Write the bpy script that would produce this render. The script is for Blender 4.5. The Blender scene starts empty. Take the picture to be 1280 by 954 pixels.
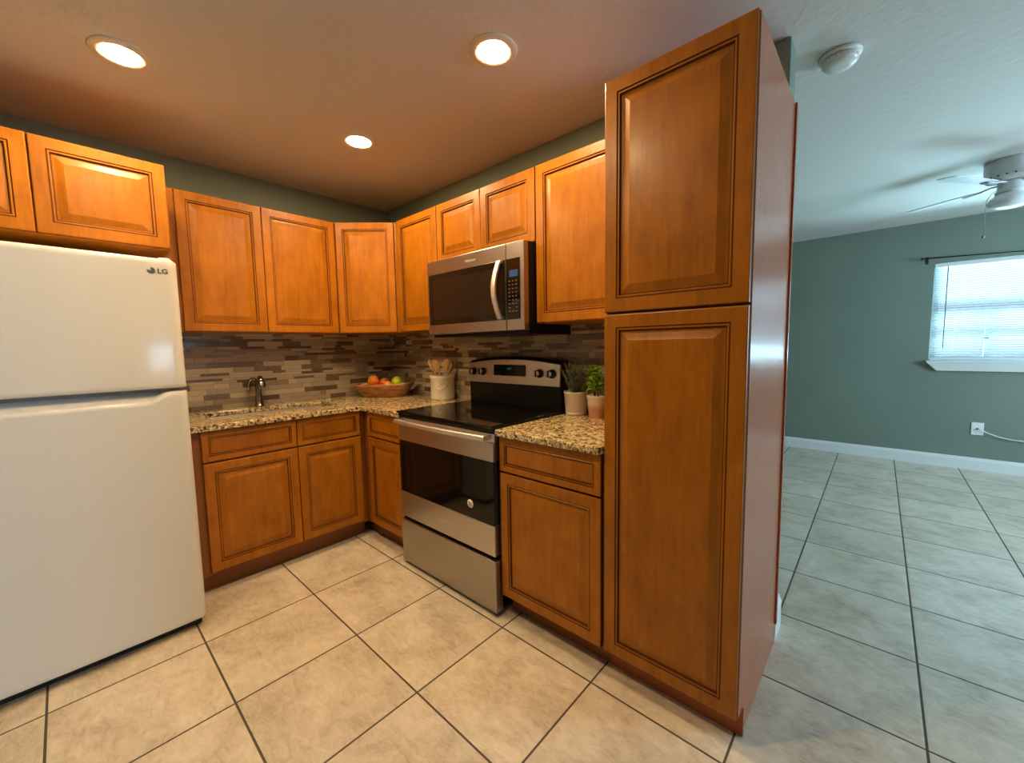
import bpy, bmesh, math, random
from mathutils import Vector, Matrix

random.seed(7)
S = bpy.context.scene
COL = S.collection

# ------------------------------------------------------------------ camera
cam = bpy.data.cameras.new('camera')
cam.sensor_fit = 'HORIZONTAL'
cam.sensor_width = 36.0
cam.lens = 506.8 / 1280.0 * 36.0
cam.clip_start = 0.02
cam_o = bpy.data.objects.new('camera', cam)
COL.objects.link(cam_o)
_rt = Vector((0.74196, 0.67022, -0.01746))
_up = Vector((-0.04522, 0.07602, 0.99608))
_fw = Vector((-0.66892, 0.73826, -0.08671))
_m = Matrix((_rt, _up, -_fw)).transposed().to_4x4()
_m.translation = Vector((3.1351, -1.9235, 1.2617))
cam_o.matrix_world = _m
S.camera = cam_o

# ------------------------------------------------------------------ view
S.view_settings.view_transform = 'Standard'
S.view_settings.look = 'None'
S.view_settings.exposure = 1.45
S.view_settings.gamma = 1.0
S.view_settings.use_curve_mapping = False
try:
    S.cycles.use_denoising = True
    S.cycles.max_bounces = 10
    S.cycles.diffuse_bounces = 6
    S.cycles.sample_clamp_indirect = 6.0
    S.cycles.caustics_reflective = False
    S.cycles.caustics_refractive = False
except Exception:
    pass

# ------------------------------------------------------------------ sky and daylight
CEIL = 2.406
W = bpy.data.worlds.new('sky')
S.world = W
W.use_nodes = True
_n = W.node_tree.nodes
_n['Background'].inputs[0].default_value = (0.66, 0.84, 1.0, 1)
_n['Background'].inputs[1].default_value = 0.42

LAMP_STRENGTH = 150.0          # glow of each downlight lens
LAMP_COLOR = (1.0, 0.70, 0.36)
DAY_COLOR = (0.61, 0.83, 1.0)


def area(name, loc, direction, sx, sy, power, color, spread=180):
    l = bpy.data.lights.new(name, 'AREA')
    l.shape = 'RECTANGLE'
    l.size, l.size_y = sx, sy
    l.energy = power
    l.color = color
    l.spread = math.radians(spread)
    o = bpy.data.objects.new(name, l)
    COL.objects.link(o)
    o.location = loc
    o.rotation_euler = Vector(direction).to_track_quat('-Z', 'Z').to_euler()
    return o


# daylight coming through the blinds of the living room window, an unseen side window added for fill and the patio door behind
area('daylight_far_window', (4.25, 4.95, 0.62), (0, -1, 0.33), 3.0, 1.1, 215, (0.52, 0.86, 1.0))
area('added_side_daylight', (6.75, 1.9, 1.45), (-1, 0, -0.12), 2.0, 1.2, 125, DAY_COLOR)
area('daylight_patio_door', (6.70, -0.58, 1.20), (-1, 0.0, 0.0), 0.40, 1.5, 10, (0.50, 0.76, 1.0))

# ------------------------------------------------------------------ materials
def mat(name):
    m = bpy.data.materials.new(name)
    m.use_nodes = True
    nt = m.node_tree
    return m, nt, nt.nodes['Principled BSDF']


def setp(b, **k):
    names = dict(color='Base Color', rough='Roughness', metal='Metallic', coat='Coat Weight', coat_rough='Coat Roughness',
                 spec='Specular IOR Level', emit='Emission Color', emit_s='Emission Strength', trans='Transmission Weight',
                 ior='IOR', alpha='Alpha', sss='Subsurface Weight')
    for a, v in k.items():
        if isinstance(v, tuple) and len(v) == 3:
            v = (*v, 1)
        b.inputs[names[a]].default_value = v


def plain(name, color, rough=0.5, **k):
    m, nt, b = mat(name)
    setp(b, color=color, rough=rough, **k)
    return m


class NT:
    """tiny node helper"""
    def __init__(s, nt): s.nt = nt
    def n(s, t, **props):
        x = s.nt.nodes.new(t)
        for k, v in props.items(): setattr(x, k, v)
        return x
    def l(s, a, b): s.nt.links.new(a, b)
    def math(s, op, a, b=None, c=None):
        x = s.n('ShaderNodeMath', operation=op)
        for i, v in enumerate((a, b, c)):
            if v is None: continue
            if isinstance(v, (int, float)): x.inputs[i].default_value = v
            else: s.l(v, x.inputs[i])
        return x.outputs[0]
    def pos(s): return s.n('ShaderNodeNewGeometry').outputs['Position']
    def obj(s): return s.n('ShaderNodeTexCoord').outputs['Object']
    def sep(s, v):
        x = s.n('ShaderNodeSeparateXYZ'); s.l(v, x.inputs[0]); return x.outputs
    def comb(s, a, b, c=0.0):
        x = s.n('ShaderNodeCombineXYZ')
        for i, v in enumerate((a, b, c)):
            if isinstance(v, (int, float)): x.inputs[i].default_value = v
            else: s.l(v, x.inputs[i])
        return x.outputs[0]
    def mapping(s, v, scale=(1, 1, 1), loc=(0, 0, 0)):
        x = s.n('ShaderNodeMapping'); x.inputs['Scale'].default_value = scale; x.inputs['Location'].default_value = loc
        s.l(v, x.inputs[0]); return x.outputs[0]
    def noise(s, v, scale, detail=4, rough=0.55, dist=0.0):
        x = s.n('ShaderNodeTexNoise'); x.inputs['Scale'].default_value = scale; x.inputs['Detail'].default_value = detail
        x.inputs['Roughness'].default_value = rough; x.inputs['Distortion'].default_value = dist
        if v is not None: s.l(v, x.inputs['Vector'])
        return x.outputs['Fac']
    def ramp(s, f, stops, interp='LINEAR'):
        x = s.n('ShaderNodeValToRGB'); cr = x.color_ramp; cr.interpolation = interp
        while len(cr.elements) < len(stops): cr.elements.new(0.5)
        for e, (p, c) in zip(cr.elements, stops):
            e.position = p; e.color = (*c, 1) if len(c) == 3 else c
        s.l(f, x.inputs[0]); return x.outputs[0]
    def mix(s, f, a, b, blend='MIX'):
        x = s.n('ShaderNodeMix', data_type='RGBA', blend_type=blend)
        for i, v in ((0, f), (6, a), (7, b)):
            if isinstance(v, (int, float)): x.inputs[i].default_value = v
            elif isinstance(v, tuple): x.inputs[i].default_value = (*v, 1)
            else: s.l(v, x.inputs[i])
        return x.outputs[2]
    def bump(s, h, b, strength=0.2, dist=0.01):
        x = s.n('ShaderNodeBump'); x.inputs['Strength'].default_value = strength; x.inputs['Distance'].default_value = dist
        s.l(h, x.inputs['Height']); s.l(x.outputs[0], b.inputs['Normal'])


def maple(name, c_dark, c_mid, c_light, rough=0.36, grain=(9, 9, 0.9), coat=0.08):
    m, nt, b = mat(name)
    N = NT(nt)
    info = N.n('ShaderNodeObjectInfo')
    v = N.obj()
    off = N.comb(N.math('MULTIPLY', info.outputs['Random'], 13.0), N.math('MULTIPLY', info.outputs['Random'], 7.0), N.math('MULTIPLY', info.outputs['Random'], 5.0))
    add = N.n('ShaderNodeVectorMath', operation='ADD'); N.l(v, add.inputs[0]); N.l(off, add.inputs[1])
    v = add.outputs[0]
    g1 = N.noise(N.mapping(v, grain), 6.0, 5, 0.6, 0.4)
    g2 = N.noise(N.mapping(v, (2.2, 2.2, 1.4)), 3.2, 4, 0.6, 0.6)
    f = N.math('ADD', N.math('MULTIPLY', g1, 0.45), N.math('MULTIPLY', g2, 0.55))
    c = N.ramp(f, [(0.30, c_dark), (0.5, c_mid), (0.70, c_light)])
    val = N.math('MULTIPLY_ADD', info.outputs['Random'], 0.16, 0.92)
    hsv = N.n('ShaderNodeHueSaturation'); N.l(c, hsv.inputs['Color']); N.l(val, hsv.inputs['Value'])
    N.l(hsv.outputs[0], b.inputs['Base Color'])
    setp(b, rough=rough, spec=0.25, coat=coat, coat_rough=0.2)
    N.bump(g1, b, 0.04, 0.004)
    return m


M = {}
M['maple'] = maple('honey_maple', (0.26, 0.080, 0.004), (0.37, 0.126, 0.006), (0.46, 0.166, 0.010))
M['maple_side'] = maple('cabinet_side', (0.32, 0.085, 0.035), (0.38, 0.108, 0.046), (0.43, 0.125, 0.056), 0.27, (12, 12, 0.5))
M['glaze'] = plain('dark_glaze', (0.115, 0.032, 0.006), 0.6, spec=0.12)
M['toe'] = plain('toe_kick_brown', (0.25, 0.080, 0.010), 0.5)
M['cab_in'] = plain('cabinet_underside', (0.16, 0.055, 0.02), 0.6)


def wall_paint():
    m, nt, b = mat('sage_wall_paint')
    N = NT(nt)
    n = N.noise(N.pos(), 2.0, 3)
    c = N.ramp(n, [(0.3, (0.165, 0.205, 0.165)), (0.7, (0.187, 0.230, 0.186))])
    N.l(c, b.inputs['Base Color'])
    setp(b, rough=0.6)
    N.bump(N.noise(N.pos(), 160, 3), b, 0.08, 0.003)
    return m


def ceiling_paint():
    m, nt, b = mat('white_textured_ceiling')
    N = NT(nt)
    setp(b, color=(0.64, 0.62, 0.585), rough=0.75)
    n = N.noise(N.pos(), 22, 5, 0.6, 0.4)
    r = N.ramp(n, [(0.42, (0, 0, 0)), (0.62, (1, 1, 1))])
    N.bump(r, b, 0.22, 0.004)
    return m


def floor_tile():
    m, nt, b = mat('beige_ceramic_floor_tile')
    N = NT(nt)
    T = 0.4563
    p = N.pos()
    s = N.sep(p)
    u = N.math('DIVIDE', N.math('SUBTRACT', s[0], 1.0186), T)
    v = N.math('DIVIDE', N.math('ADD', s[1], 0.6882), T)
    def edge(t):
        f = N.math('FRACT', t)
        return N.math('MINIMUM', f, N.math('SUBTRACT', 1.0, f))
    d = N.math('MINIMUM', edge(u), edge(v))
    grout = N.math('LESS_THAN', d, 0.0078)
    wn = N.n('ShaderNodeTexWhiteNoise', noise_dimensions='2D')
    N.l(N.comb(N.math('FLOOR', u), N.math('FLOOR', v)), wn.inputs[0])
    shift = N.n('ShaderNodeVectorMath', operation='MULTIPLY_ADD')
    N.l(wn.outputs['Color'], shift.inputs[0]); shift.inputs[1].default_value = (9, 9, 9); N.l(p, shift.inputs[2])
    big = N.noise(shift.outputs[0], 5.5, 6, 0.62, 0.5)
    fine = N.noise(N.mapping(shift.outputs[0], (1.0, 2.2, 1)), 16, 5, 0.65, 1.2)
    f = N.math('ADD', N.math('MULTIPLY', big, 0.6), N.math('MULTIPLY', fine, 0.4))
    c = N.ramp(f, [(0.33, (0.38, 0.31, 0.225)), (0.47, (0.57, 0.49, 0.38)), (0.60, (0.69, 0.61, 0.49))])
    tint = N.math('MULTIPLY_ADD', wn.outputs['Value'], 0.10, 0.95)
    hsv = N.n('ShaderNodeHueSaturation'); N.l(c, hsv.inputs['Color']); N.l(tint, hsv.inputs['Value'])
    col = N.mix(grout, hsv.outputs[0], (0.075, 0.058, 0.043))
    N.l(col, b.inputs['Base Color'])
    rg = N.math('MULTIPLY_ADD', grout, 0.45, 0.31)
    N.l(rg, b.inputs['Roughness'])
    h = N.math('MULTIPLY', N.math('MINIMUM', d, 0.02), 50.0)
    h = N.math('ADD', h, N.math('MULTIPLY', fine, 0.25))
    N.bump(h, b, 0.30, 0.003)
    return m


def granite():
    m, nt, b = mat('speckled_beige_granite')
    N = NT(nt)
    p = N.pos()
    n1 = N.noise(p, 55, 6, 0.72, 1.2)
    base = N.ramp(n1, [(0.36, (0.012, 0.010, 0.008)), (0.43, (0.10, 0.065, 0.03)), (0.49, (0.46, 0.33, 0.16)), (0.58, (0.82, 0.66, 0.38)), (0.72, (0.86, 0.74, 0.50))])
    vor = N.n('ShaderNodeTexVoronoi'); vor.inputs['Scale'].default_value = 75; N.l(p, vor.inputs['Vector'])
    sp = N.sep(vor.outputs['Color'])
    dark = N.math('LESS_THAN', sp[0], 0.12)
    c = N.mix(N.math('MULTIPLY', dark, 0.75), base, (0.03, 0.022, 0.016))
    N.l(c, b.inputs['Base Color'])
    setp(b, rough=0.16, coat=0.3, coat_rough=0.05)
    return m


def mosaic(name, axis):
    m, nt, b = mat(name)
    N = NT(nt)
    s = N.sep(N.pos())
    u, z = s[axis], s[2]
    R = 0.0335
    zz = N.math('DIVIDE', N.math('SUBTRACT', z, 0.8875), R)
    row = N.math('FLOOR', zz)
    fr = N.math('FRACT', zz)
    wr = N.n('ShaderNodeTexWhiteNoise', noise_dimensions='1D'); N.l(row, wr.inputs['W'])
    # a few rows are split in two half-height courses
    wsplit = N.n('ShaderNodeTexWhiteNoise', noise_dimensions='1D'); N.l(N.math('ADD', row, 37.3), wsplit.inputs['W'])
    split = N.math('GREATER_THAN', wsplit.outputs['Value'], 0.62)
    upper = N.math('MULTIPLY', split, N.math('GREATER_THAN', fr, 0.5))
    rid = N.math('ADD', row, N.math('MULTIPLY', upper, 0.5))
    wl = N.n('ShaderNodeTexWhiteNoise', noise_dimensions='1D'); N.l(N.math('ADD', rid, 3.7), wl.inputs['W'])
    wo = N.n('ShaderNodeTexWhiteNoise', noise_dimensions='1D'); N.l(N.math('ADD', rid, 11.1), wo.inputs['W'])
    length = N.math('MULTIPLY_ADD', wl.outputs['Value'], 0.14, 0.20)
    uu = N.math('ADD', N.math('DIVIDE', u, length), N.math('MULTIPLY', wo.outputs['Value'], 9.0))
    # jitter the joints so that the strips have random lengths
    cell = N.math('FLOOR', uu)
    cid = N.n('ShaderNodeTexWhiteNoise', noise_dimensions='2D'); N.l(N.comb(cell, N.math('MULTIPLY', rid, 2.0)), cid.inputs[0])
    cut = N.math('MULTIPLY_ADD', cid.outputs['Value'], 0.5, 0.35)
    fu = N.math('FRACT', uu)
    second = N.math('GREATER_THAN', fu, cut)
    tid = N.n('ShaderNodeTexWhiteNoise', noise_dimensions='3D'); N.l(N.comb(cell, N.math('MULTIPLY', rid, 2.0), second), tid.inputs[0])
    c = N.ramp(tid.outputs['Value'], [(0.0, (0.105, 0.068, 0.042)), (0.16, (0.18, 0.125, 0.083)), (0.30, (0.33, 0.265, 0.185)), (0.46, (0.48, 0.405, 0.29)),
                                      (0.62, (0.58, 0.49, 0.355)), (0.80, (0.46, 0.41, 0.32)), (0.92, (0.68, 0.59, 0.44))], 'CONSTANT')
    streak = N.noise(N.mapping(N.pos(), (8, 8, 60)), 3.0, 3)
    c = N.mix(0.18, c, N.ramp(streak, [(0.3, (0.16, 0.11, 0.08)), (0.7, (0.55, 0.46, 0.36))]))
    # joints
    jz = N.math('MINIMUM', fr, N.math('SUBTRACT', 1.0, fr))
    f2 = N.math('ABSOLUTE', N.math('SUBTRACT', fr, 0.5))
    f2 = N.math('ADD', f2, N.math('MULTIPLY', N.math('SUBTRACT', 1.0, split), 1.0))
    jz = N.math('MINIMUM', jz, f2)
    ju = N.math('MINIMUM', N.math('MINIMUM', fu, N.math('SUBTRACT', 1.0, fu)), N.math('ABSOLUTE', N.math('SUBTRACT', fu, cut)))
    ju = N.math('MULTIPLY', ju, 4.5)
    j = N.math('MINIMUM', jz, ju)
    joint = N.math('LESS_THAN', j, 0.035)
    c = N.mix(N.math('MULTIPLY', joint, 0.6), c, (0.16, 0.125, 0.10))
    N.l(c, b.inputs['Base Color'])
    N.l(N.math('MULTIPLY_ADD', tid.outputs['Value'], 0.35, 0.18), b.inputs['Roughness'])
    N.bump(N.math('MINIMUM', j, 0.06), b, 0.35, 0.02)
    return m


M['wall'] = wall_paint()
M['ceiling'] = ceiling_paint()
M['floor'] = floor_tile()
M['granite'] = granite()
M['mosaic_x'] = mosaic('stone_strip_mosaic_long_wall', 0)
M['mosaic_y'] = mosaic('stone_strip_mosaic_sink_wall', 1)
M['white_trim'] = plain('white_gloss_trim', (0.72, 0.73, 0.72), 0.35)
M['vinyl'] = plain('white_vinyl', (0.75, 0.77, 0.78), 0.35)


def fridge_white():
    m, nt, b = mat('white_fridge_enamel')
    N = NT(nt)
    setp(b, color=(0.78, 0.775, 0.76), rough=0.09, spec=0.4)
    N.bump(N.noise(N.pos(), 7, 2), b, 0.04, 0.01)
    return m


def steel(name, color, rough, axis):
    m, nt, b = mat(name)
    N = NT(nt)
    sc = [260, 260, 260]; sc[axis] = 2.0
    n = N.noise(N.mapping(N.obj(), tuple(sc)), 1.0, 2)
    N.l(N.math('MULTIPLY_ADD', n, 0.16, rough - 0.08), b.inputs['Roughness'])
    setp(b, color=color, metal=1.0)
    N.bump(n, b, 0.03, 0.001)
    return m


M['fridge'] = fridge_white()
M['fridge_gap'] = plain('grey_gasket', (0.16, 0.165, 0.17), 0.6)
M['steel'] = steel('brushed_stainless', (0.56, 0.54, 0.52), 0.34, 0)
M['steel_dark'] = steel('brushed_dark_stainless', (0.40, 0.375, 0.36), 0.33, 0)
M['steel_bright'] = plain('satin_steel', (0.80, 0.79, 0.77), 0.42, metal=1.0)
M['nickel'] = plain('dark_brushed_nickel', (0.23, 0.20, 0.18), 0.22, metal=1.0)
M['black'] = plain('black_enamel', (0.006, 0.006, 0.006), 0.3, spec=0.2)
M['black_glass'] = plain('black_glass', (0.004, 0.004, 0.004), 0.05, spec=0.32)
M['mw_glass'] = plain('dark_brown_screen_glass', (0.014, 0.009, 0.006), 0.10, spec=0.25)
M['mw_mesh'] = plain('screened_inner_window', (0.022, 0.013, 0.009), 0.25, spec=0.2)
M['black_plastic'] = plain('black_plastic', (0.018, 0.018, 0.019), 0.4)
M['mark'] = plain('dark_grey_print', (0.10, 0.10, 0.10), 0.4)
M['mark_light'] = plain('light_print', (0.60, 0.58, 0.55), 0.5)
M['key_print'] = plain('grey_key_print', (0.16, 0.145, 0.13), 0.6)
M['blue_display'] = plain('blue_display', (0.01, 0.03, 0.05), 0.2, emit=(0.03, 0.16, 0.36), emit_s=0.12)
M['cyan_display'] = plain('cyan_digits', (0.01, 0.03, 0.03), 0.2, emit=(0.10, 0.65, 0.60), emit_s=0.06)
M['sticker'] = plain('white_sticker', (0.75, 0.71, 0.68), 0.5)
M['sticker_print'] = plain('maroon_print', (0.20, 0.05, 0.05), 0.5)
M['stoneware'] = plain('cream_stoneware', (0.74, 0.69, 0.60), 0.42)
M['terracotta_soil'] = plain('potting_soil', (0.035, 0.022, 0.014), 0.95)
M['lampglass'] = plain('downlight_lens', (0.9, 0.85, 0.75), 0.4, emit=LAMP_COLOR, emit_s=LAMP_STRENGTH)
M['lamptrim'] = plain('downlight_trim', (0.72, 0.62, 0.48), 0.45)
M['detector'] = plain('aged_white_plastic', (0.72, 0.73, 0.69), 0.35)
M['slot'] = plain('dark_slot', (0.06, 0.06, 0.06), 0.7)
M['fan_white'] = plain('fan_white_enamel', (0.62, 0.64, 0.65), 0.35)
M['fan_glass'] = plain('frosted_white_glass', (0.78, 0.80, 0.82), 0.25, sss=0.0)
M['chain'] = plain('dull_chain', (0.25, 0.27, 0.27), 0.4, metal=0.6)
M['rod'] = plain('dark_bronze_rod', (0.035, 0.033, 0.032), 0.4, metal=0.5)
M['plate'] = plain('white_plate', (0.78, 0.78, 0.76), 0.35)
M['plate_taupe'] = plain('taupe_plate', (0.36, 0.30, 0.235), 0.4)
M['plate_slot'] = plain('taupe_rocker', (0.30, 0.25, 0.195), 0.35)
M['cable'] = plain('white_cable', (0.78, 0.79, 0.78), 0.45)


def window_glass():
    m, nt, b = mat('clear_window_glass')
    N = NT(nt)
    out = nt.nodes['Material Output']
    tr = N.n('ShaderNodeBsdfTransparent'); tr.inputs[0].default_value = (0.93, 0.97, 0.98, 1)
    gl = N.n('ShaderNodeBsdfGlossy'); gl.inputs['Roughness'].default_value = 0.02
    mx = N.n('ShaderNodeMixShader'); mx.inputs[0].default_value = 0.06
    N.l(tr.outputs[0], mx.inputs[1]); N.l(gl.outputs[0], mx.inputs[2]); N.l(mx.outputs[0], out.inputs[0])
    return m


def slat_mat():
    m, nt, b = mat('translucent_white_slat')
    N = NT(nt)
    out = nt.nodes['Material Output']
    d = N.n('ShaderNodeBsdfDiffuse'); d.inputs[0].default_value = (0.58, 0.62, 0.64, 1)
    t = N.n('ShaderNodeBsdfTranslucent'); t.inputs[0].default_value = (0.72, 0.82, 0.86, 1)
    mx = N.n('ShaderNodeMixShader'); mx.inputs[0].default_value = 0.2
    N.l(d.outputs[0], mx.inputs[1]); N.l(t.outputs[0], mx.inputs[2]); N.l(mx.outputs[0], out.inputs[0])
    return m


M['glass'] = window_glass()
M['slat'] = slat_mat()


def two_tone(name, c1, c2, scale, rough, lo=0.35, hi=0.65, stretch=(1, 1, 1), **k):
    m, nt, b = mat(name)
    N = NT(nt)
    n = N.noise(N.mapping(N.obj(), stretch), scale, 4, 0.6, 0.4)
    N.l(N.ramp(n, [(lo, c1), (hi, c2)]), b.inputs['Base Color'])
    setp(b, rough=rough, **k)
    return m


M['acacia'] = two_tone('acacia_bowl_wood', (0.16, 0.055, 0.012), (0.40, 0.17, 0.04), 9, 0.35, 0.38, 0.62, (1.2, 1.2, 9), coat=0.2)
M['beech'] = two_tone('beech_spoon_wood', (0.58, 0.35, 0.15), (0.74, 0.50, 0.25), 20, 0.5, stretch=(3, 3, 0.5))
M['orange'] = two_tone('orange_peel', (0.90, 0.20, 0.010), (0.95, 0.42, 0.02), 18, 0.4)
M['blush'] = two_tone('red_orange_skin', (0.75, 0.06, 0.02), (0.95, 0.32, 0.02), 14, 0.35)
M['redapple'] = two_tone('red_apple_skin', (0.55, 0.012, 0.02), (0.80, 0.06, 0.06), 20, 0.25)
M['peach'] = two_tone('pale_peach_skin', (0.75, 0.30, 0.20), (0.85, 0.48, 0.34), 20, 0.55)
M['apricot'] = two_tone('amber_skin', (0.85, 0.35, 0.015), (0.95, 0.55, 0.03), 22, 0.4)
M['lime'] = two_tone('lime_green_skin', (0.52, 0.66, 0.015), (0.72, 0.82, 0.04), 18, 0.3)
M['lemon'] = two_tone('pale_yellow_skin', (0.70, 0.62, 0.28), (0.80, 0.72, 0.40), 22, 0.4)
M['stem_brown'] = plain('fruit_stem', (0.06, 0.03, 0.012), 0.8)
M['rosemary'] = two_tone('rosemary_leaf', (0.10, 0.14, 0.07), (0.32, 0.36, 0.22), 40, 0.6)
M['basil'] = two_tone('basil_leaf', (0.22, 0.46, 0.04), (0.48, 0.72, 0.10), 30, 0.45)
M['stalk'] = plain('green_stalk', (0.10, 0.16, 0.05), 0.6)


def pink_pot():
    m, nt, b = mat('cream_pot_with_pink_lower_band')
    N = NT(nt)
    s = N.sep(N.obj())
    n = N.noise(N.obj(), 120, 2)
    f = N.math('ADD', s[2], N.math('MULTIPLY', N.math('SUBTRACT', n, 0.5), 0.03))
    g = N.ramp(N.math('MULTIPLY_ADD', f, 10.0, 0.5), [(0.40, (0.62, 0.33, 0.27)), (0.66, (0.76, 0.68, 0.60))])
    N.l(g, b.inputs['Base Color'])
    setp(b, rough=0.5)
    return m


M['pinkpot'] = pink_pot()


# ------------------------------------------------------------------ mesh helpers
class MB:
    def __init__(s):
        s.v = []; s.f = []; s.m = []; s.sm = []
    def add(s, vs, fs, mi=0, smooth=False):
        o = len(s.v)
        s.v += [Vector(p) for p in vs]
        for f in fs:
            s.f.append([i + o for i in f]); s.m.append(mi); s.sm.append(smooth)
        return s
    def box(s, x0, x1, y0, y1, z0, z1, mi=0):
        x0, x1 = sorted((x0, x1)); y0, y1 = sorted((y0, y1)); z0, z1 = sorted((z0, z1))
        vs = [(x, y, z) for z in (z0, z1) for y in (y0, y1) for x in (x0, x1)]
        return s.add(vs, [(0, 2, 3, 1), (4, 5, 7, 6), (0, 1, 5, 4), (2, 6, 7, 3), (0, 4, 6, 2), (1, 3, 7, 5)], mi)
    def prism(s, poly, a, b, axis='x', mi=0, smooth=False):
        """polygon extruded from a to b along axis (poly in the other two axes, in order)"""
        n = len(poly)
        def P(t, p):
            return {'x': (t, p[0], p[1]), 'y': (p[0], t, p[1]), 'z': (p[0], p[1], t)}[axis]
        vs = [P(a, p) for p in poly] + [P(b, p) for p in poly]
        s.add(vs, [list(range(n))[::-1], list(range(n, 2 * n))], mi)
        o = len(s.v) - 2 * n
        for i in range(n):
            j = (i + 1) % n
            s.f.append([o + i, o + j, o + n + j, o + n + i]); s.m.append(mi); s.sm.append(smooth)
        return s
    def loft(s, rings, mi=0, smooth=True, cap=True, closed=True):
        n = len(rings[0]); o = len(s.v)
        for r in rings: s.v += [Vector(p) for p in r]
        for k in range(len(rings) - 1):
            for i in range(n if closed else n - 1):
                j = (i + 1) % n
                s.f.append([o + k * n + i, o + k * n + j, o + (k + 1) * n + j, o + (k + 1) * n + i]); s.m.append(mi); s.sm.append(smooth)
        if cap:
            s.f.append([o + i for i in range(n)][::-1]); s.m.append(mi); s.sm.append(False)
            e = o + (len(rings) - 1) * n
            s.f.append([e + i for i in range(n)]); s.m.append(mi); s.sm.append(False)
        return s
    def lathe(s, prof, c=(0, 0, 0), seg=32, mi=0, smooth=True, cap=True):
        rings = []
        for r, z in prof:
            r = max(r, 1e-5)
            rings.append([(c[0] + r * math.cos(2 * math.pi * i / seg), c[1] + r * math.sin(2 * math.pi * i / seg), c[2] + z) for i in range(seg)])
        return s.loft(rings, mi, smooth, cap)
    def tube(s, pts, rad, seg=10, mi=0, flat=1.0, smooth=True):
        """tube along points, rad scalar or list; flat squashes across"""
        pts = [Vector(p) for p in pts]
        if isinstance(rad, (int, float)): rad = [rad] * len(pts)
        rings = []
        ref = None
        for i, p in enumerate(pts):
            t = (pts[min(i + 1, len(pts) - 1)] - pts[max(i - 1, 0)]).normalized()
            if ref is None:
                ref = Vector((0, 0, 1)) if abs(t.z) < 0.9 else Vector((0, 1, 0))
            a = (ref - t * ref.dot(t)).normalized()
            ref = a
            b = t.cross(a)
            rings.append([p + a * (rad[i] * math.cos(2 * math.pi * k / seg)) + b * (rad[i] * flat * math.sin(2 * math.pi * k / seg)) for k in range(seg)])
        return s.loft(rings, mi, smooth, True)
    def sphere(s, c, r, seg=24, rings=14, mi=0, sq=(1, 1, 1), dimple=0.0):
        rr = []
        for k in range(rings + 1):
            th = math.pi * (0.001 + 0.998 * k / rings)
            rad = r * math.sin(th); z = -r * math.cos(th)
            d = dimple * r * math.exp(-((rad / (0.35 * r)) ** 2))
            z = z - d if z > 0 else z + d * 0.6
            rr.append([(c[0] + sq[0] * rad * math.cos(2 * math.pi * i / seg), c[1] + sq[1] * rad * math.sin(2 * math.pi * i / seg), c[2] + sq[2] * z) for i in range(seg)])
        return s.loft(rr, mi, True, True)
    def xf(s, mtx):
        s.v = [mtx @ p for p in s.v]; return s


def obj(name, mb, mats, parent=None, bevel=0.0, seg=2, rot=None):
    """link ONE mesh object; its origin is moved to the middle of its shape; coordinates are local to the parent thing"""
    if not isinstance(mats, (list, tuple)): mats = [mats]
    lo = Vector([min(p[i] for p in mb.v) for i in range(3)]); hi = Vector([max(p[i] for p in mb.v) for i in range(3)])
    c = (lo + hi) / 2
    if parent is None: c.z = lo.z
    me = bpy.data.meshes.new(name)
    me.from_pydata([p - c for p in mb.v], [], mb.f)
    for m in mats: me.materials.append(m)
    me.polygons.foreach_set('material_index', mb.m)
    me.polygons.foreach_set('use_smooth', mb.sm)
    me.update()
    bm = bmesh.new(); bm.from_mesh(me); bmesh.ops.recalc_face_normals(bm, faces=bm.faces); bm.to_mesh(me); bm.free()
    o = bpy.data.objects.new(name, me)
    COL.objects.link(o)
    base = Vector((0, 0, 0))
    if parent is not None:
        o.parent = parent
        base = Vector(parent.get('_off', (0, 0, 0)))
    o.location = c - base
    o['_off'] = [*c]
    if bevel > 0:
        b = o.modifiers.new('edge', 'BEVEL'); b.width = bevel; b.segments = seg; b.limit_method = 'ANGLE'; b.angle_limit = math.radians(40)
        b.harden_normals = False
    return o


def thing(name, label, cat, loc=(0, 0, 0), rz=0.0, group=None):
    o = bpy.data.objects.new(name, None)
    o.empty_display_size = 0.1
    COL.objects.link(o)
    o.location = loc; o.rotation_euler = (0, 0, rz)
    return tag(o, label, cat, group)


def tag(o, label, cat, group=None):
    o['label'] = label; o['category'] = cat
    if group: o['group'] = group
    return o


def struct(name, mb, m, bevel=0.0):
    o = obj(name, mb, m, None, bevel)
    o['kind'] = 'structure'
    return o


def text_mb(txt, size, depth, mtx, bold=0.0):
    """solid letters as mesh data, placed by mtx (letters lie in the local xy plane, facing +z)"""
    cu = bpy.data.curves.new('lettering', 'FONT')
    cu.body = txt; cu.size = size; cu.extrude = depth; cu.align_x = 'CENTER'; cu.align_y = 'CENTER'; cu.resolution_u = 3; cu.offset = bold
    t = bpy.data.objects.new('lettering', cu); COL.objects.link(t)
    dg = bpy.context.evaluated_depsgraph_get()
    me = t.evaluated_get(dg).to_mesh()
    mb = MB()
    mb.add([mtx @ v.co for v in me.vertices], [list(p.vertices) for p in me.polygons])
    t.evaluated_get(dg).to_mesh_clear()
    bpy.data.objects.remove(t); bpy.data.curves.remove(cu)
    return mb


def facing(loc, n):
    """matrix putting local xy on an upright surface at loc whose outward normal is n (local y = up)"""
    n = Vector(n).normalized(); up = Vector((0, 0, 1)); r = up.cross(n).normalized(); up = n.cross(r)
    m = Matrix((r, up, n)).transposed().to_4x4(); m.translation = Vector(loc); return m


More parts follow.
